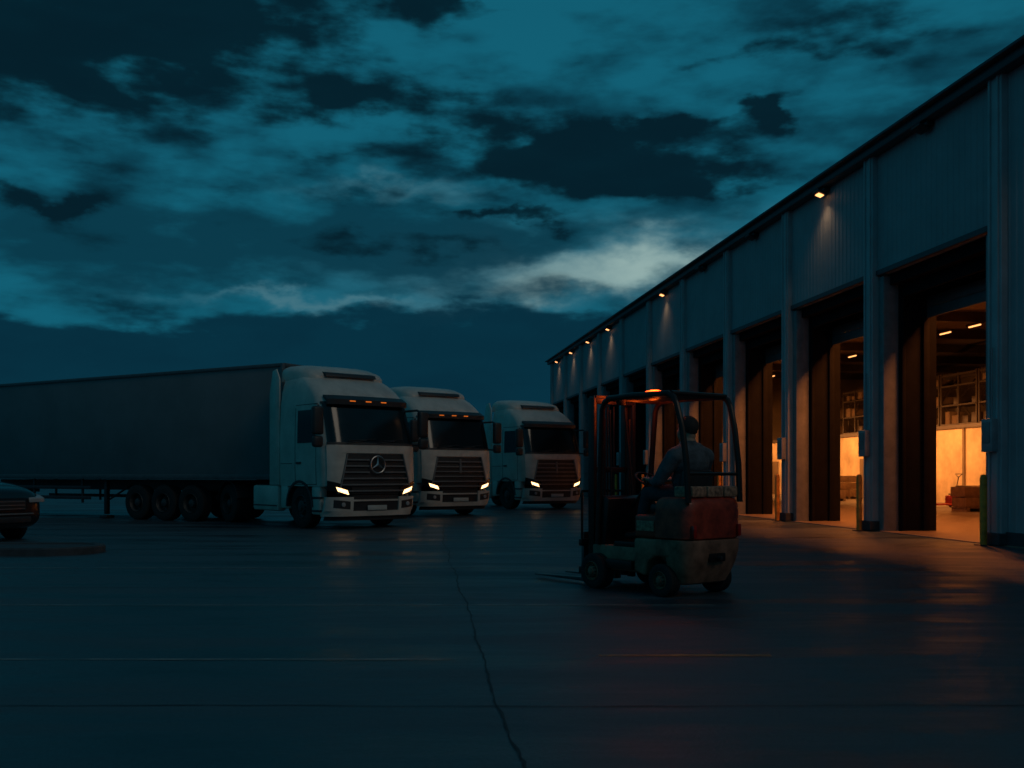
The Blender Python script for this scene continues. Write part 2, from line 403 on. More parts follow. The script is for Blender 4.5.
for k,on in ((1,1),(2,0),(3,0),(4,1),(6,1),(7,1),(8,1),(9,1),(0,0),(-1,1)):
    s=S0+SP*(k+.5)
    b=MB(); b.box((-.10,s,8.45),(.16,.4,.10),M['steel'],.015); b.box((-.20,s,8.39),(.26,.34,.07),M['steel'],.015,rot=(0,.35,0))
    o=b.obj('wall_lamp',WH)
    if on:
        b=MB(); b.box((-.205,s,8.335),(.15,.20,.025),M['wlamp'],.008,rot=(0,.35,0)); b.obj('lamp_lens',o)
        lamp('wall_lamp_light','SPOT',(-.26,s,8.25),20,(1,.55,.28),WH,spot_size=math.radians(120),spot_blend=1.,shadow_soft_size=.12,rot=(0,math.radians(6),0))

WM=Matrix.Translation((11.30,0,0))@Matrix.Rotation(WROT,4,'Z')
def wloc(x,s,z=.02): return WM@Vector((x,s,z))
def rack(x,s,z,rot,label):
    r=empty('pallet_rack',wloc(x,s,z),WROT+rot,label,'rack','racks standing in the warehouse')
    b=MB()
    for sx in (-1.4,0,1.4):
        for sy in (-.45,.45): b.box((sx,sy,1.25),(.08,.08,2.5),M['rack'])
        b.tube([(sx,-.45,.2),(sx,.45,1.2)],.025,M['rack'],6); b.tube([(sx,.45,1.2),(sx,-.45,2.3)],.025,M['rack'],6)
    for sy in (-.45,.45): b.box((0,sy,2.4),(2.9,.06,.1),M['rack'])
    b.obj('rack_frame',r)
    for zz in (.12,1.0,1.9):
        b=MB(); b.box((0,0,zz),(2.9,.98,.07),M['rack']); b.obj('shelf',r)
    for zz in (.16,1.04,1.94):
        for sx in (-1.05,-.35,.4,1.05):
            if random.random()<.5:
                hh=random.uniform(.25,.6); b=MB(); b.box((sx,0,zz+hh/2),(random.uniform(.3,.6),.75,hh),random.choice([M['card'],M['wood'],M['rack']]),.01); b.obj('carton',r)
for s in (38,41,44,47,50,54,58,62): rack(15.4,s,3.46,math.pi/2,'brown steel rack with cartons on the mezzanine')
def pallet(x,s,rot,h):
    p=empty('loaded_pallet',wloc(x,s),WROT+rot,'wooden pallet stacked with cartons on the hall floor','pallet','pallets on the hall floor')
    b=MB()
    for i in range(5): b.box((0,-.4+.2*i,.13),(1.2,.12,.025),M['wood'])
    for sx in (-.5,0,.5): b.box((sx,0,.06),(.12,.9,.118),M['wood'])
    b.obj('pallet_base',p)
    n=int(h/.35)
    for zz in range(n):
        for sx in (-.3,.3):
            b=MB(); b.box((sx+random.uniform(-.02,.02),random.uniform(-.03,.03),.15+.17+zz*.35),(.57,.85,.335),M['card'],.01); b.obj('carton',p)
for (x,s,r,h) in [(11.5,37.2,.2,.7),(12.6,39.5,.1,.4),(9,33.4,0,.7),(12.5,50.4,.3,1.1),(10,46.6,0,.4),(12.4,61.5,0,1.1),(8.,36.,.1,.4)]: pallet(x,s,r,h)
def pjack(x,s,rot,label):
    p=empty('pallet_truck',wloc(x,s),WROT+rot,label,'pallet truck','pallet trucks on the hall floor')
    b=MB(); b.box((0,.2,.12),(1.2,.16,.06),M['fred'],.01); b.box((0,-.2,.12),(1.2,.16,.06),M['fred'],.01); b.box((.64,0,.25),(.2,.56,.4),M['fred'],.04); b.obj('fork_frame',p)
    b=MB(); b.tube([(.74,0,.3),(1.0,0,1.15),(1.02,-.15,1.28),(1.02,.15,1.28),(1.0,0,1.15)],.018,M['fdark']); b.obj('handle',p)
    for sy in (-.12,.12):
        b=MB(); b.lathe([(-.03,.01),(-.03,.09),(.03,.09),(.03,.01)],M['rubber'],20); b.obj('wheel',p,loc=(.68,sy,.09))
pjack(10.2,37.4,.4,'hand pallet truck parked beside a carton pallet'); pjack(10.5,47.8,1.2,'hand pallet truck parked on the hall floor')

base=None
for k in range(-1,9):
    s=S0+SP*k
    if base is None:
        b=MB()
        pr=[(0,.0),(0,.062),(1.22,.062),(1.27,.05),(1.29,.03),(1.295,0)]
        b.lathe(pr,M['yellow'],20,T=Matrix.Rotation(math.pi/2,4,'X')); b.box((0,0,.01),(.24,.24,.02),M['steel'])
        base=b.obj('bollard'); o=base
    else:
        o=base.copy(); COL.objects.link(o)
    o.location=wloc(-.34,s+.0,0); tag(o,'worn yellow steel bollard guarding the door pillar','bollard','bollards along the warehouse')

# ------------------------------------------------------------ truck
TAB=[(.2,-.06,1.16),(.45,.0,1.2),(.95,.03,1.23),(1.4,.02,1.245),(1.95,-.02,1.245),(2.5,-.18,1.235),(2.95,-.33,1.215),(3.06,-.39,1.20),(3.22,-.58,1.18),(3.40,-.84,1.14),(3.52,-1.06,1.09),(3.58,-1.20,1.03),(3.62,-1.34,.95)]
def prof(z):
    if z<=TAB[0][0]: return TAB[0][1:]
    for a,b in zip(TAB,TAB[1:]):
        if z<=b[0]:
            t=(z-a[0])/(b[0]-a[0]); return (a[1]+(b[1]-a[1])*t, a[2]+(b[2]-a[2])*t)
    return TAB[-1][1:]
RC=.34
def fx(y,z,off=0):
    xf,hw=prof(z); c=max(0,(abs(y)-(hw-RC))/RC); c=min(c,1)
    return xf-.09*(y/hw)**2-RC*(1-math.sqrt(max(0,1-c*c)))*.9
def band(mb,ya,yb,za,zb,off,m,ny=10,nz=3,inn=-.03,skew=0.,y0=.8):
    fa=ya if callable(ya) else (lambda z:ya); fb=yb if callable(yb) else (lambda z:yb)
    vs=[];fs=[]; W=ny+1
    for lay in (off,inn):
        for j in range(nz+1):
            z=za+(zb-za)*j/nz
            for i in range(W):
                y=fa(z)+(fb(z)-fa(z))*i/ny; zz=z+skew*(abs(y)-y0); vs.append((fx(y,zz)+lay,y*(1+(.012 if lay>0 and abs(y)>1.1 else 0)),zz))
    o=W*(nz+1)
    for j in range(nz):
        for i in range(ny):
            a=j*W+i; fs.append([a,a+1,a+W+1,a+W]); fs.append([o+a+W,o+a+W+1,o+a+1,o+a])
        fs.append([j*W,(j+1)*W,o+(j+1)*W,o+j*W]); e=j*W+ny; fs.append([e+W,e,o+e,o+e+W])
    for i in range(ny):
        fs.append([i+1,i,o+i,o+i+1]); t=nz*W+i; fs.append([t,t+1,o+t+1,o+t])
    mb.add(vs,fs,m)
def sideband(mb,sg,x0,x1,za,zb,off,m,nz=5):
    fa=x0 if callable(x0) else (lambda z:x0); fb=x1 if callable(x1) else (lambda z:x1)
    vs=[];fs=[]
    for j in range(nz+1):
        z=za+(zb-za)*j/nz; hw=prof(z)[1]
        for (xx,o) in ((fa(z),off),(fb(z),off),(fb(z),-.02),(fa(z),-.02)): vs.append((xx,sg*(hw+o),z))
    for j in range(nz):
        for k in range(4): k2=(k+1)%4; fs.append([j*4+k,j*4+k2,(j+1)*4+k2,(j+1)*4+k])
    fs.append([0,1,2,3]); fs.append([nz*4+k for k in range(4)]); mb.add(vs,fs,m)
TY=[(-.15,.27),(-.16,.36),(-.155,.44),(-.135,.49),(-.11,.5),(-.07,.5),(-.065,.486),(-.052,.486),(-.047,.5),(-.007,.5),(-.005,.486),(.005,.486),(.007,.5),(.047,.5),(.052,.486),(.065,.486),(.07,.5),(.11,.5),(.135,.49),(.155,.44),(.16,.36),(.15,.27)]
def wheel(parent,x,y,out,r=.5,wd=1.,rear=False,name='wheel',rm=None):
    sc=r/.5
    b=MB(); b.lathe([(-.1*wd,.02),(-.1*wd,.12*sc),(.08*wd,.12*sc),(.08*wd,.0)],M['steel'],20)
    w_=b.obj(name,parent,loc=(x,y,r),rot=(0,0,0 if out>0 else math.pi))
    b=MB(); b.lathe([(a*wd,c*sc) for a,c in TY],M['rubber'],44); b.obj('tyre',w_)
    b=MB()
    pr=[(.15,.275),(.165,.265),(.12,.24),(.02,.22),(.0,.15),(.1,.12),(.13,.1),(.15,.0)] if rear else [(.15,.275),(.165,.262),(.11,.245),(.09,.2),(.15,.15),(.16,.11),(.19,.09),(.2,0)]
    b.lathe([(a*wd,c*sc) for a,c in pr],rm or M['rim'],36)
    for i in range(10):
        q=i*math.pi/5; yy=(.13 if not rear else .05)*wd
        b.tube([(.17*sc*math.cos(q),yy,.17*sc*math.sin(q)),(.17*sc*math.cos(q),yy+.04,.17*sc*math.sin(q))],.014*sc,M['steel'],6)
    b.obj('rim',w_)
    return w_
def make_tractor(loc,rz,label,group):
    T=empty('truck_tractor',loc,rz,label,'truck',group)
    BX=-2.28
    b=MB(); rings=[]
    zs=[.98,1.1,1.4,1.7,1.95,2.2,2.5,2.75,2.95,3.06,3.14,3.22,3.31,3.40,3.46,3.52,3.55,3.58,3.60,3.62]
    for z in zs:
        xf,hw=prof(z); ring=[]
        for i in range(25):
            q=-1+2*i/24; y=hw*math.sin(q*math.pi/2); ring.append((fx(y*.9999,z),y,z))
        ring+= [(BX+.6,hw,z),(BX+.05,hw,z),(BX,hw-.05,z),(BX,-hw+.05,z),(BX+.05,-hw,z),(BX+.6,-hw,z)]
        rings.append(ring)
    b.loft(rings,M['paint']); 
    for sg in (-1,1):
        b.box((-.60,sg*1.13,.66),(.40,.2,.66),M['paint'],.05)
        b.box((-2.06,sg*1.13,.72),(.36,.2,.56),M['paint'],.05)
        for xx in (-.55,-1.5): sideband(b,sg,xx,xx-.018,1.02,2.8,.004,M['plastic'])
        sideband(b,sg,-.55,-1.5,1.015,1.03,.004,M['plastic'],1); sideband(b,sg,-.55,-1.5,2.86,2.875,.004,M['plastic'],1)
        sideband(b,sg,-1.65,-2.2,1.5,1.515,.004,M['plastic'],1)
        ar=[(-1.32+.62*math.cos(t),.5+.62*math.sin(t)) for t in [math.pi*k/14 for k in range(15)]]
        ai=[(-1.32+.56*math.cos(t),.5+.56*math.sin(t)) for t in [math.pi*k/14 for k in range(15)]]
        vs=[];fs=[]
        for (p,q) in zip(ar,ai): vs+=[(p[0],sg*1.255,p[1]),(q[0],sg*1.255,q[1]),(q[0],sg*.8,q[1]),(p[0],sg*.8,p[1])]
        for i in range(14):
            for k in range(4): k2=(k+1)%4; fs.append([i*4+k,i*4+k2,i*4+4+k2,i*4+4+k])
        b.add(vs,fs,M['plastic'])
        for zz in (.42,.72): b.box((-.57,sg*1.19,zz),(.34,.12,.05),M['steel'],.01)
    b.obj('cab_body',T)
    b=MB(); rings=[]
    for (x,zt,hw) in [(-1.12,3.585,.90),(-1.18,3.67,.98),(-1.32,3.76,1.05),(-1.6,3.85,1.09),(-2.1,3.91,1.10),(-2.42,3.92,1.10),(-2.48,3.88,1.07)]:
        r=[(x,-hw,3.48)]
        for i in range(15):
            t=math.pi*i/14; r.append((x,-hw*math.copysign(abs(math.cos(t))**.5,math.cos(t)),3.48+(zt-3.48)*abs(math.sin(t))**.45))
        r.append((x,hw,3.48)); rings.append(r)
    b.loft(rings,M['paint'])
    b.prism([(-1.02,3.565),(-1.08,3.65),(-1.3,3.70),(-1.3,3.58)],-.70,.70,M['plastic'],.012)
    b.obj('roof_spoiler',T)
    for sg in (-1,1):
        b=MB(); b.prism([(-2.285,1.0),(-2.285,3.55),(-2.44,3.80),(-2.62,3.76),(-2.78,3.2),(-2.78,1.0)],sg*1.235,sg*1.20,M['paint'],.008); b.obj('side_fairing',T)
    b=MB(); band(b,lambda z:-1.15+.02*(z-1.95),lambda z:1.15-.02*(z-1.95),1.98,2.88,.008,M['glass'],22,6); b.obj('windscreen',T)
    b=MB(); band(b,-1.16,1.16,1.93,1.985,.012,M['plastic'],22,1); band(b,-1.15,1.15,2.865,2.92,.012,M['plastic'],22,1)
    for y0 in (-.75,.05):
        b.tube([(fx(y0,1.97)+.03,y0,1.97),(fx(y0+.5,2.0)+.03,y0+.5,2.03)],.012,M['plastic'],6)
        b.tube([(fx(y0+.1,2.02)+.03,y0+.05,2.02),(fx(y0+.75,2.05)+.03,y0+.75,2.07)],.008,M['plastic'],6)
    b.obj('wiper',T)
    for sg in (-1,1):
        b=MB(); sideband(b,sg,lambda z:-.58-.14*(z-2.0),lambda z:-1.40,1.98,2.74,.006,M['glass']); b.obj('side_window',T)
    b=MB(); vs=[];fs=[];n=20
    for i in range(n+1):
        y=-1.10+2.20*i/n; x=fx(y,2.95); vs+=[(x-.02,y,3.07),(x+.16,y,2.97),(x+.155,y,2.85),(x+.14,y,2.85),(x+.13,y,2.92),(x-.02,y,3.01)]
    for i in range(n):
        for k in range(6): k2=(k+1)%6; fs.append([i*6+k,i*6+k2,i*6+6+k2,i*6+6+k])
    fs.append([0,1,2,3,4,5]); fs.append([n*6+k for k in range(6)]); b.add(vs,fs,M['plastic']); b.obj('sun_visor',T)
    for y in (-.50,-.08,.34):
        b=MB(); b.box((fx(y,2.95)+.16,y,2.935),(.03,.15,.022),M['amber'],.006); b.obj('marker_lamp',T)
    gt=1.72
    gw=lambda z:.76+.22*(gt-z)/.9
    b=MB(); band(b,-1.18,1.18,1.74,1.915,.035,M['paint'],22,3)
    band(b,lambda z:-1.18,lambda z:-gw(z)-.02,1.0,1.74,.03,M['paint'],8,6); band(b,lambda z:gw(z)+.02,lambda z:1.18,1.0,1.74,.03,M['paint'],8,6)
    b.obj('front_panel',T)
    b=MB(); band(b,lambda z:-gw(z),lambda z:gw(z),.80,gt,.006,M['plastic'],16,5)
    for i in range(6):
        z=.86+i*.142; w_=gw(z)-.03
        if i<3: band(b,-w_,w_,z,z+.036,.05,M['slat'],16,1)
        else:
            band(b,-w_,-.20,z,z+.036,.05,M['slat'],7,1); band(b,.20,w_,z,z+.036,.05,M['slat'],7,1)
    for sg in (-1,1):
        band(b,lambda z:sg*gw(z)-.015,lambda z:sg*gw(z)+.015,.82,gt,.058,M['slat'],1,5)
    b.obj('grille',T)
    b=MB(); R=.195; ZC=1.48; cx=fx(0,ZC)+.085
    b.tube([(cx,R*math.cos(t),ZC+R*math.sin(t)) for t in [2*math.pi*k/32 for k in range(32)]],.016,M['chrome'],8,True)
    sv=[(cx+.025,0,ZC)];sf=[]
    for k in range(6):
        t=math.pi/2+k*math.pi/3; rr=R if k%2==0 else .034; sv.append((cx,rr*math.cos(t),ZC+rr*math.sin(t)))
    for k in range(6): sf.append([0,1+k,1+(k+1)%6])
    sv.append((cx-.015,0,ZC)); 
    for k in range(6): sf.append([7,1+(k+1)%6,1+k])
    b.add(sv,sf,M['chrome']); b.obj('star_emblem',T)
    b=MB(); band(b,-1.19,1.19,.30,.42,.06,M['paint'],24,2); band(b,-1.19,-.62,.42,.74,.06,M['paint'],12,3); band(b,.62,1.19,.42,.74,.06,M['paint'],12,3)
    band(b,-.62,.62,.42,.78,.02,M['plastic'],8,2); band(b,-.62,.62,.64,.68,.05,M['paint'],8,1)
    for sg in (-1,1):
        ya,yb=(.70,1.08) if sg>0 else (-1.08,-.70); band(b,ya,yb,.46,.64,.066,M['plastic'],8,1,skew=.1,y0=.7)
    band(b,-1.15,1.15,.2,.30,.0,M['plastic'],12,1)
    b.obj('bumper',T)
    b=MB(); b.box((fx(0,.48)+.075,0,.49),(.012,.52,.11),M['plate'],.003); b.obj('number_plate',T)
    for sg in (-1,1):
        b=MB(); ya,yb=(.66,1.18) if sg>0 else (-1.18,-.66)
        band(b,ya,yb,.75,.97,.045,M['glass'],12,2,skew=.30,y0=.7); h=b.obj('headlight',T)
        b=MB(); fa=(lambda z:sg*(.74+.5*(z-.78))); fb=(lambda z:sg*(1.0+.5*(z-.78)))
        band(b,fa,fb,.78,.865,.056,M['lamp'],8,2,inn=.03,skew=.30,y0=.7); b.obj('headlight_lens',h)
        b=MB(); y=sg*.88; b.lathe([(0,.0),(0,.05),(.02,.05),(.03,0)],M['lampdim'],16,T=Matrix.Translation((fx(y,.55)+.068,y,.57))@Matrix.Rotation(-math.pi/2,4,'Z')); b.obj('fog_lamp',T)
        b=MB(); y=sg*1.45
        b.box((-.14,y,2.46),(.16,.27,.64),M['plastic'],.06,seg=3); b.box((-.14,y,1.99),(.15,.25,.26),M['plastic'],.06,seg=3)
        b.tube([(-.55,sg*1.19,2.78),(-.25,sg*1.36,2.8),(-.14,y,2.72)],.028,M['plastic'],8); b.tube([(-.5,sg*1.21,1.98),(-.17,y,1.95)],.024,M['plastic'],8)
        b.obj('mirror',T)
        b=MB(); b.box((-1.33,sg*1.262,1.52),(.2,.03,.05),M['plastic'],.01); b.obj('door_handle',T)
        b=MB(); b.box((-3.0,sg*1.12,.68),(1.3,.24,.62),M['paint'],.06); b.box((-3.0,sg*1.245,.5),(1.2,.01,.03),M['plastic']); b.obj('side_skirt',T)
        b=MB(); ar=[(-5.05+.60*math.cos(t),.5+.60*math.sin(t)) for t in [math.pi*(.08+.84*k/12) for k in range(13)]]
        ai=[(-5.05+.57*math.cos(t),.5+.57*math.sin(t)) for t in [math.pi*(.08+.84*k/12) for k in range(13)]]
        vs=[];fs=[]
        for (p,q) in zip(ar,ai): vs+=[(p[0],sg*1.25,p[1]),(q[0],sg*1.25,q[1]),(q[0],sg*.62,q[1]),(p[0],sg*.62,p[1])]
        for i in range(12):
            for k in range(4): k2=(k+1)%4; fs.append([i*4+k,i*4+k2,i*4+4+k2,i*4+4+k])
        b.add(vs,fs,M['plastic']); b.obj('mudguard',T)
        wheel(T,-1.32,sg*1.04,sg); wheel(T,-5.05,sg*1.0,sg,rear=True,wd=1.6)
    b=MB()
    for sg in (-1,1): b.box((-3.2,sg*.42,.82),(5.4,.09,.26),M['steel'],.01)
    for xx in (-.7,-2.6,-4.2,-5.8): b.box((xx,0,.82),(.1,.8,.2),M['steel'])
    b.tube([(-1.32,-1,.5),(-1.32,1,.5)],.07,M['steel']); b.tube([(-5.05,-1,.5),(-5.05,1,.5)],.09,M['steel'])
    b.box((-1.2,0,.8),(1.6,1.5,.5),M['plastic'],.05)
    b.box((-4.7,0,1.06),(.9,.8,.12),M['steel'],.03); b.box((-5.95,0,.62),(.08,2.3,.12),M['steel'],.01)
    b.obj('chassis',T)
    return T
def head(F): return math.atan2(F[1],F[0])
T1=make_tractor((-3.25,23.83,0),head((.66,-.75)),'white lorry tractor with headlights on, pulling a long dark trailer','lorries parked in the yard')
T2=copy_tree(T1,skip=('star_emblem',)); F2=(.6,-.8); T2.location=(-2.61+1.25*.8,30+1.25*.6,0); T2.rotation_euler=(0,0,head(F2)); T2['label']='white lorry tractor with headlights on between two other lorries'
T3=copy_tree(T1,skip=('star_emblem','marker_lamp')); F3=(.55,-.835); T3.location=(.576+1.25*.835,36+1.25*.55,0); T3.rotation_euler=(0,0,head(F3)); T3['label']='white lorry tractor with headlights on, parked beside the warehouse'
for T_ in (T2,T3):
    b=MB()
    for i in range(3,6): band(b,-.205,.205,.86+i*.142,.86+i*.142+.036,.051,M['slat'],4,1)
    band(b,-.03,.03,1.26,1.66,.048,M['slat'],2,1)
    b.obj('grille_bar',T_); T_.scale=(1.055,1.055,1.055)
T1.scale=(1.03,1.03,1.03)

Ft=Vector((.863,-.506)); KP=Vector((-6.29,27.28)); fc=KP+1.2*Ft
TR=empty('semi_trailer',(fc.x,fc.y,0),head(Ft),'long dark grey box trailer coupled behind the white lorry','trailer')
b=MB(); b.box((-6.8,0,2.66),(13.6,2.46,2.9),M['trailer'],.02)
b.obj('cargo_box',TR)
b=MB()
for sg in (-1,1):
    b.box((-6.8,sg*1.235,1.22),(13.62,.06,.14),M['trailerf'],.01); b.box((-6.8,sg*1.235,4.10),(13.62,.05,.09),M['trailerf'],.01)
    b.box((.0,sg*1.22,2.66),(.08,.1,2.96),M['trailerf'],.01); b.box((-13.6,sg*1.22,2.66),(.08,.1,2.96),M['trailerf'],.01)
    b.box((-6.6,sg*.45,.98),(13,.1,.3),M['steel'])
b.box((.01,0,4.1),(.06,2.4,.1),M['trailerf'],.01); b.box((-13.5,0,.75),(.1,2.3,.12),M['steel'])
for xx in (-3.4,-4.5,-5.6): b.tube([(xx,-1,.5),(xx,1,.5)],.07,M['steel'])
b.obj('trailer_frame',TR)
for xx in (-3.4,-4.5,-5.6):
    for sg in (-1,1): wheel(TR,xx,sg*1.03,sg,wd=1.15,rear=True)
for sg in (-1,1):
    b=MB(); b.box((-7.2,sg*.95,.62),(.12,.12,1.0),M['steel'],.01); b.box((-7.2,sg*.95,.05),(.32,.28,.08),M['steel'],.01); b.tube([(-7.2,sg*.95,.5),(-6.5,sg*.6,1.0)],.03,M['steel'],6); b.obj('landing_leg',TR)
    b=MB(); 
    for zz in (.6,.9): b.box((-10.3,sg*1.2,zz),(5.4,.03,.1),M['steel'],.005)
    for xx in (-8,-10.3,-12.6): b.box((xx,sg*1.18,.8),(.06,.05,.7),M['steel'])
    b.obj('side_guard',TR)

# ------------------------------------------------------------ parked car
CA=empty('parked_car',(-9.70,19.0,0),math.radians(-28),'black parked car with glossy bonnet beside the kerb island','car')
b=MB(); rings=[]
for (x,w_,z0,z1) in [(.04,.60,.44,.72),(.03,.74,.36,.82),(.0,.82,.28,.91),(-.08,.87,.24,.99),(-.26,.90,.22,1.06),(-.6,.92,.22,1.13),(-1.2,.93,.24,1.20),(-1.5,.93,.24,1.22),(-2.5,.94,.24,1.22),(-3.6,.93,.24,1.22),(-4.2,.90,.26,1.16),(-4.45,.84,.34,1.05),(-4.52,.7,.45,.85)]:
    r=[]
    for i in range(40):
        t=2*math.pi*i/40; c,s_=math.cos(t),math.sin(t)
        r.append((x,w_*math.copysign(abs(c)**.42,c),(z0+z1)/2+(z1-z0)/2*math.copysign(abs(s_)**.55,s_)))
    rings.append(r)
b.loft(rings,M['carpaint']); b.obj('car_body',CA)
b=MB(); rings=[]
for (x,w_,z1) in [(-1.25,.80,1.18),(-1.7,.76,1.42),(-2.1,.70,1.62),(-2.6,.68,1.69),(-3.4,.68,1.66),(-3.9,.72,1.48),(-4.3,.78,1.18)]:
    rings.append([(x,.86,1.12),(x,w_+(.86-w_)*.5,1.12+(z1-1.12)*.5),(x,w_,z1-.03),(x,w_-.1,z1),(x,-w_+.1,z1),(x,-w_,z1-.03),(x,-w_-(.86-w_)*.5,1.12+(z1-1.12)*.5),(x,-.86,1.12)])
b.loft(rings,M['glass']); b.obj('car_window',CA)
b=MB(); b.loft([[(x,.68,z),(x,.68,z+.02),(x,-.68,z+.02),(x,-.68,z)] for (x,z) in [(-2.1,1.62),(-2.6,1.69),(-3.4,1.66),(-3.7,1.56)]],M['carpaint']); b.obj('car_roof',CA)
for sg in (-1,1):
    b=MB(); b.prism([(.05,.74),(.045,.83),(-.10,.89),(-.36,.94),(-.30,.86),(-.08,.78)],sg*.56,sg*.90,M['lampdim'],.02,3); b.obj('headlight',CA)
    for xx in (-.9,-3.6):
        b=MB(); b.lathe([(-.1,.40),(.0,.40),(.0,.0)],M['plastic'],28); b.obj('wheel_arch',CA,loc=(xx,sg*.935,.36),rot=(0,0,0 if sg>0 else math.pi))
        wheel(CA,xx,sg*.87,sg,r=.34,wd=.7)
    b=MB(); b.box((-1.75,sg*1.02,1.25),(.14,.2,.14),M['carpaint'],.04); b.obj('mirror',CA)
b=MB(); b.box((.035,0,.70),(.05,.96,.20),M['plastic'],.02)
for zz in (.63,.70,.77): b.box((.055,0,zz),(.03,.90,.014),M['chrome'])
b.box((.03,0,.42),(.06,1.2,.12),M['plastic'],.02); b.box((.045,0,.53),(.03,1.3,.03),M['slat'],.01); b.obj('grille',CA)

b=MB(); n=20
def stad(x0,x1,yc,r,z,gr=0.):
    o=[]
    for i in range(n+1): t=-math.pi/2+math.pi*i/n; o.append((x1+(r-gr)*math.cos(t),yc+(r-gr)*math.sin(t),z))
    for i in range(n+1): t=math.pi/2+math.pi*i/n; o.append((x0+(r-gr)*math.cos(t),yc+(r-gr)*math.sin(t),z))
    return o
b.loft([stad(-14,-7.5,16.55,.72,0),stad(-14,-7.5,16.55,.72,.10),stad(-14,-7.5,16.55,.72,.125,.02),stad(-14,-7.5,16.55,.72,.125,.16),stad(-14,-7.5,16.55,.72,.10,.17)],M['kerb'])
o=b.obj('kerb_island'); tag(o,'low concrete kerb island with rounded end in the yard','kerb')

# ------------------------------------------------------------ forklift
FR=(1.95,10.83,0); FROT=math.atan2(.8,-.6)
FK=empty('forklift',FR,FROT,'orange and beige forklift with a lit amber beacon, driver aboard','forklift')
b=MB()
rings=[]
for (z,R_,hw) in [(.13,.14,.32),(.15,.19,.35),(.24,.24,.39),(.36,.29,.43),(.48,.32,.45),(.58,.33,.452),(.606,.325,.45)]:
    r=[]
    for i in range(29):
        t=-math.pi/2+math.pi*i/28; r.append((-.04-R_*abs(math.cos(t))**.42,hw*math.copysign(abs(math.sin(t))**.5,math.sin(t)),z))
    xf_=.10 if z>.37 else -.05
    hh=hw if z>.37 else .30
    r+=[(xf_,hh,z),(xf_,-hh,z)]; rings.append(r)
b.loft(rings,M['fgrey'])
b.prism([(-.10,.42),(-.10,.604),(.44,.604),(.44,.24),(.27,.20),(.23,.36),(.12,.42)],-.452,.452,M['fgrey'],.03,3)
b.box((.80,0,.36),(.76,.80,.28),M['fgrey'],.03); b.box((.62,0,.52),(.40,.78,.06),M['fdark'],.01)
b.box((.66,.44,.30),(.42,.08,.10),M['fdark'],.01); b.box((.66,-.44,.30),(.42,.08,.10),M['fdark'],.01)
b.box((-.345,0,.42),(.05,.24,.09),M['fdark'],.01); b.tube([(-.33,0,.42),(-.42,0,.42)],.02,M['forkm'])
b.obj('chassis',FK)
b=MB(); rings=[]
for (z,R_,hw,xf_) in [(.612,.29,.42,.10),(.625,.31,.435,.12),(.90,.315,.44,.12),(.98,.305,.435,.11),(1.03,.28,.42,.09),(1.055,.24,.39,.06)]:
    r=[]
    for i in range(29):
        t=-math.pi/2+math.pi*i/28; r.append((-.04-R_*abs(math.cos(t))**.36,hw*math.copysign(abs(math.sin(t))**.42,math.sin(t)),z))
    r+=[(xf_,hw,z),(xf_,-hw,z)]; rings.append(r)
b.loft(rings,M['fred']); b.box((.28,0,.735),(.36,.85,.25),M['fred'],.035,seg=3)
b.obj('counterweight',FK)
b=MB(); b.box((.28,.43,.74),(.26,.012,.11),M['placard'],.003); b.obj('side_placard',FK)
for (y,wy) in ((-.28,.22),(-.03,.24),(.22,.22)):
    b=MB(); b.box((-.18,y,1.112),(.27,wy,.115),M['placard'],.02); b.obj('tool_box',FK)
for sg in (-1,1):
    b=MB(); b.box((-.345,sg*.345,.70),(.05,.05,.13),M['red'],.01); b.obj('tail_lamp',FK)
b=MB(); b.prism([(.98,.48),(1.08,.5),(1.1,.98),(1.02,1.06),(.92,1.02),(.94,.8)],-.38,.38,M['fdark'],.02); b.obj('front_cowl',FK)
SZ=1.07
b=MB(); b.tube([(.94,0,.90),(.66,0,SZ+.14)],.022,M['fdark'])
WC=Vector((.65,0,SZ+.16)); ax=Vector((-.50,0,.86)).normalized(); u=Vector((0,1,0)); v=ax.cross(u)
b.tube([WC+(u*math.cos(t)+v*math.sin(t))*.165 for t in [2*math.pi*k/28 for k in range(28)]],.014,M['fdark'],8,True)
for t in (0,2.1,4.2): b.tube([WC,WC+(u*math.cos(t)+v*math.sin(t))*.165],.01,M['fdark'],6)
b.obj('steering_wheel',FK)
for y in (-.2,-.26,-.32):
    b=MB(); b.tube([(.93,y,.98),(.86,y,1.2)],.008,M['fdark'],6); b.box((.86,y,1.21),(.03,.03,.04),M['fdark'],.01); b.obj('lever',FK)
b=MB(); b.box((.20,-.0,.925),(.46,.46,.11),M['seat'],.045); b.box((-.055,0,1.16),(.09,.46,.38),M['seat'],.045,rot=(0,-.12,0)); b.box((-.03,0,.95),(.06,.3,.14),M['fdark'],.01); b.obj('seat',FK)
b=MB(); TZ=2.15
for sg in (-1,1):
    gp=[(-.32,sg*.40,1.0),(-.30,sg*.405,1.4),(-.24,sg*.41,1.8),(-.17,sg*.42,2.04),(-.13,sg*.42,2.11),(-.06,sg*.42,TZ),(.5,sg*.42,TZ+.01),(.86,sg*.42,TZ),(.94,sg*.42,2.11),(.98,sg*.42,2.03),(1.05,sg*.40,1.1),(1.08,sg*.4,.5)]
    b.tube(gp,.033,M['fdark'],10)
for i in range(8): b.box((-.02+i*.115,0,TZ+.005),(.025,.82,.03),M['fdark'],.005)
b.tube([(-.10,-.42,TZ),(-.10,.42,TZ)],.03,M['fdark'],8); b.tube([(.90,-.42,TZ),(.90,.42,TZ)],.03,M['fdark'],8)
b.tube([(-.30,-.4,1.3),(-.30,.4,1.3)],.018,M['fdark'],8)
b.obj('overhead_guard',FK)
b=MB()
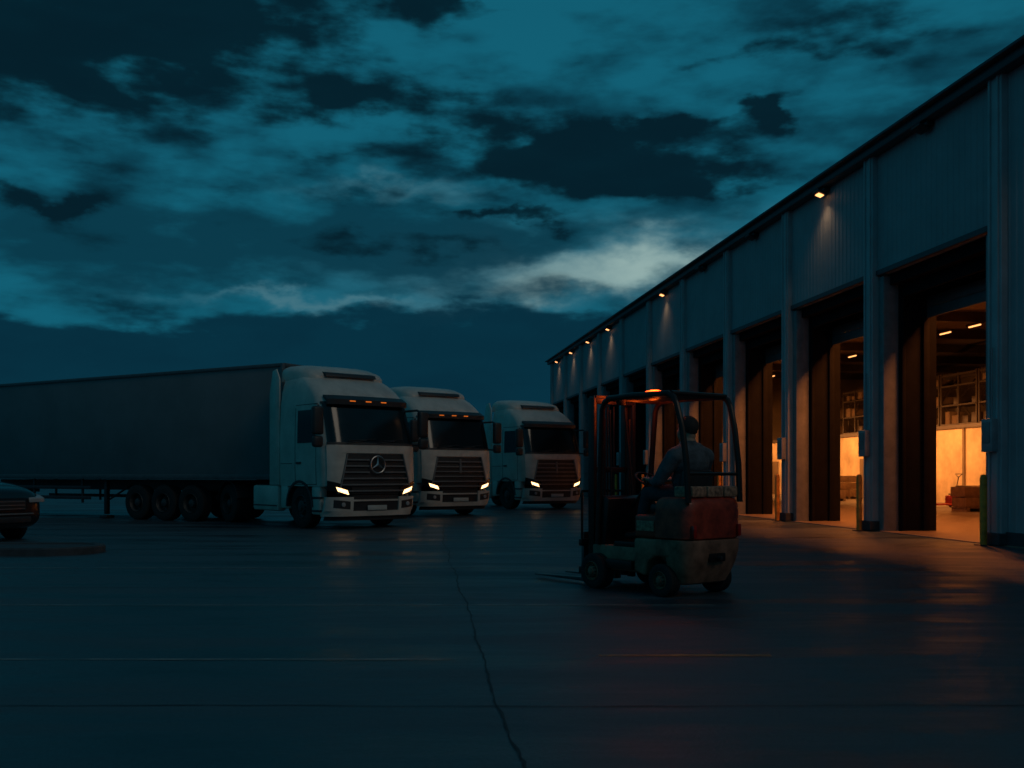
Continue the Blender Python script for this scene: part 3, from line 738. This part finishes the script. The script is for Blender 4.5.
for sg in (-1,1):
    b.box((1.27,sg*.31,1.13),(.10,.05,2.12),M['fdark'],.006); b.box((1.33,sg*.25,1.15),(.08,.045,2.13),M['fdark'],.006)
    b.tube([(1.20,sg*.20,.3),(1.20,sg*.20,1.95)],.026,M['fdark'],10)
for z in (.2,.75,1.35,2.15): b.box((1.25,0,z),(.06,.62,.065),M['fdark'],.006)
b.box((1.30,0,2.20),(.05,.5,.05),M['fdark'],.006)
for y in (-.05,.05): b.tube([(1.3,y,.3),(1.3,y,2.1)],.012,M['fdark'],6)
b.tube([(1.18,.12,.4),(1.15,.13,1.2),(1.18,.12,2.05)],.012,M['rubber'],6); b.tube([(1.18,-.12,.4),(1.10,-.17,1.1),(1.18,-.12,2.05)],.013,M['rubber'],6)
b.obj('mast',FK)
b=MB()
for z in (.18,.5): b.box((1.40,0,z),(.06,.78,.08),M['fdark'],.01)
for y in (-.36,-.12,.12,.36): b.tube([(1.40,y,.5),(1.40,y,1.1)],.015,M['fdark'],6)
b.tube([(1.40,-.36,1.1),(1.40,.36,1.1)],.016,M['fdark'],6)
b.obj('carriage',FK)
for y in (-.25,.25):
    b=MB(); b.prism([(1.44,.62),(1.48,.62),(1.49,.08),(2.38,.055),(2.38,.04),(1.44,.035)],y-.05,y+.05,M['forkm'],.006); b.obj('fork',FK)
for sg in (-1,1):
    wheel(FK,1.05,sg*.43,sg,r=.20,wd=.60,rm=M['fgrey']); wheel(FK,0.02,sg*.40,sg,r=.175,wd=.50,rm=M['fgrey'])
TB=Matrix.Translation((.72,-.15,TZ+.012))@Matrix.Rotation(math.pi/2,4,'X')
b=MB(); b.lathe([(0,.0),(0,.105),(.02,.105),(.02,.0)],M['fdark'],24,T=TB); bc=b.obj('beacon',FK)
b=MB(); b.lathe([(0.021,.0),(.021,.118),(.065,.120),(.088,.10),(.10,.05),(.102,.0)],M['beacon'],24,T=TB); b.obj('beacon_lens',bc)
lamp('beacon_light','POINT',(.72,-.15,TZ+.18),9,(1,.12,.010),FK,shadow_soft_size=.08)
lamp('beacon_light','POINT',(.72,-.15,TZ-.10),2.6,(1,.12,.010),FK,shadow_soft_size=.05)
b=MB(); b.box((.80,.30,TZ-.04),(.05,.1,.07),M['fdark'],.01); b.obj('work_lamp',FK)

# ------------------------------------------------------------ driver (one continuous voxel-fused body)
J_=M['jacket']; PB=MB()
def cap(pts,r,seg=18): PB.tube(pts,r,J_,seg,round_=True)
PB.ball((.14,0,SZ+.02),(.16,.19,.12),J_); PB.ball((.11,0,SZ+.16),(.145,.20,.16),J_); PB.ball((.085,0,SZ+.33),(.155,.24,.18),J_); PB.ball((.085,0,SZ+.42),(.125,.23,.10),J_)
cap([(.085,-.10,SZ+.47),(.085,.10,SZ+.47)],[.07,.07])
cap([(.085,0,SZ+.44),(.095,0,SZ+.51),(.11,0,SZ+.58)],[.10,.078,.068])
HC=Vector((.13,0,SZ+.67)); HS=1.14
def hv(a): return HC+Vector(a)*HS
PB.ball(hv((-.012,0,.02)),(.098*HS,.078*HS,.098*HS),J_,24); PB.ball(hv((.025,0,-.035)),(.076*HS,.066*HS,.086*HS),J_,24); PB.ball(hv((-.03,0,-.05)),(.06*HS,.056*HS,.07*HS),J_,20)
PB.ball(hv((.075,0,-.088)),(.026,.028,.022),J_)
cap([hv((.088,0,.025)),hv((.108,0,-.018))],[.009,.016],10); cap([hv((.076,.038,.036)),hv((.076,-.038,.036))],[.012,.012],10)
cap([hv((.088,.02,-.052)),hv((.088,-.02,-.052))],[.010,.010],10)
for sg in (-1,1):
    PB.ball(hv((-.008,sg*.084,-.004)),(.022,.012,.034),J_,14)
    cap([(.08,sg*.11,SZ+.42),(.082,sg*.225,SZ+.39)],[.10,.094])
    cap([(.082,sg*.225,SZ+.39),(.16,sg*.28,SZ+.26),(.235,sg*.295,SZ+.15)],[.092,.077,.066])
    cap([(.235,sg*.295,SZ+.15),(.34,sg*.24,SZ+.13),(.455,sg*.18,SZ+.145)],[.066,.055,.040])
    cap([(.455,sg*.18,SZ+.145),(.48,sg*.172,SZ+.15)],[.027,.03])
    PB.ball((.51,sg*.17,SZ+.155),(.045,.040,.022),J_,14)
    for k in range(4):
        ln=(.85,1.,.95,.78)[k]; y=sg*(.198-.021*k)
        p0=Vector((.53,y,SZ+.165)); p1=p0+Vector((.036*ln,0,.010)); p2=p1+Vector((.020*ln,0,-.024)); p3=p2+Vector((-.016*ln,0,-.020))
        cap([p0,p1,p2,p3],[.0095,.009,.0085,.0075],8)
    t0=Vector((.495,sg*.145,SZ+.15)); cap([t0,t0+Vector((.03,-sg*.022,-.006)),t0+Vector((.058,-sg*.022,-.022))],[.014,.011,.009],8)
    cap([(.15,sg*.095,SZ+.0),(.36,sg*.135,SZ+.01),(.54,sg*.16,SZ+.005)],[.11,.092,.072])
    cap([(.54,sg*.16,SZ+.0),(.60,sg*.16,SZ-.18),(.66,sg*.16,SZ-.40)],[.070,.064,.046])
    cap([(.64,sg*.16,SZ-.415),(.70,sg*.165,SZ-.44),(.83,sg*.175,SZ-.45)],[.048,.045,.036])
tmp=PB.obj('tmpbody'); rm=tmp.modifiers.new('r','REMESH'); rm.mode='VOXEL'; rm.voxel_size=.0065; rm.adaptivity=0
sm=tmp.modifiers.new('sm','SMOOTH'); sm.iterations=4; sm.factor=.5
dg=bpy.context.evaluated_depsgraph_get(); ev=tmp.evaluated_get(dg); me=bpy.data.meshes.new_from_object(ev)
bpy.data.objects.remove(tmp)
if len(me.polygons)<2000: raise RuntimeError('remesh %d'%len(me.polygons))
me.materials.clear()
for k in ('jacket','trouser','boot','skin'): me.materials.append(M[k])
for p in me.polygons:
    c=p.center; i=0
    if c.z>SZ+.55 and abs(c.y)<.13: i=3
    elif c.x>.465 and .10<abs(c.y)<.23 and c.z>SZ+.10: i=3
    elif c.z<SZ-.39 : i=2
    elif c.z<SZ+.075 or (c.x>.3 and c.z<SZ+.088): i=1
    p.material_index=i
me.shade_smooth()
P=bpy.data.objects.new('person',me); COL.objects.link(P); P.rotation_euler=(0,0,FROT)
fw=Vector((-.6,.8,0)); lf=Vector((-.8,-.6,0)); PS=1.06; P.scale=(PS,PS,PS)
P.location=Vector(FR)+fw*(-.035)+lf*(-.03)+Vector((0,0,-(PS-1)*(SZ-.12)))
tag(P,'seated driver in dark work jacket with hands on the steering wheel','person')
b=MB(); rings=[]
for j in range(1,10):
    ph=j/9*math.pi*.62; r=[]
    for i in range(28):
        t=2*math.pi*i/28; low=ph*(1-.38*max(0,math.cos(t))+.16*max(0,-math.cos(t)))
        r.append(tuple(hv((-.013+.104*math.sin(low)*math.cos(t)+.004*math.sin(5*t+j),.084*math.sin(low)*math.sin(t),.020+.102*math.cos(low)+.003*math.sin(7*t)))))
    rings.append(r)
b.loft(rings,M['hair']); b.obj('hair',P)
for sg in (-1,1):
    b=MB(); b.ball(hv((.079,sg*.030,.014)),(.011,.011,.009),M['boot'],12); b.obj('eye',P)
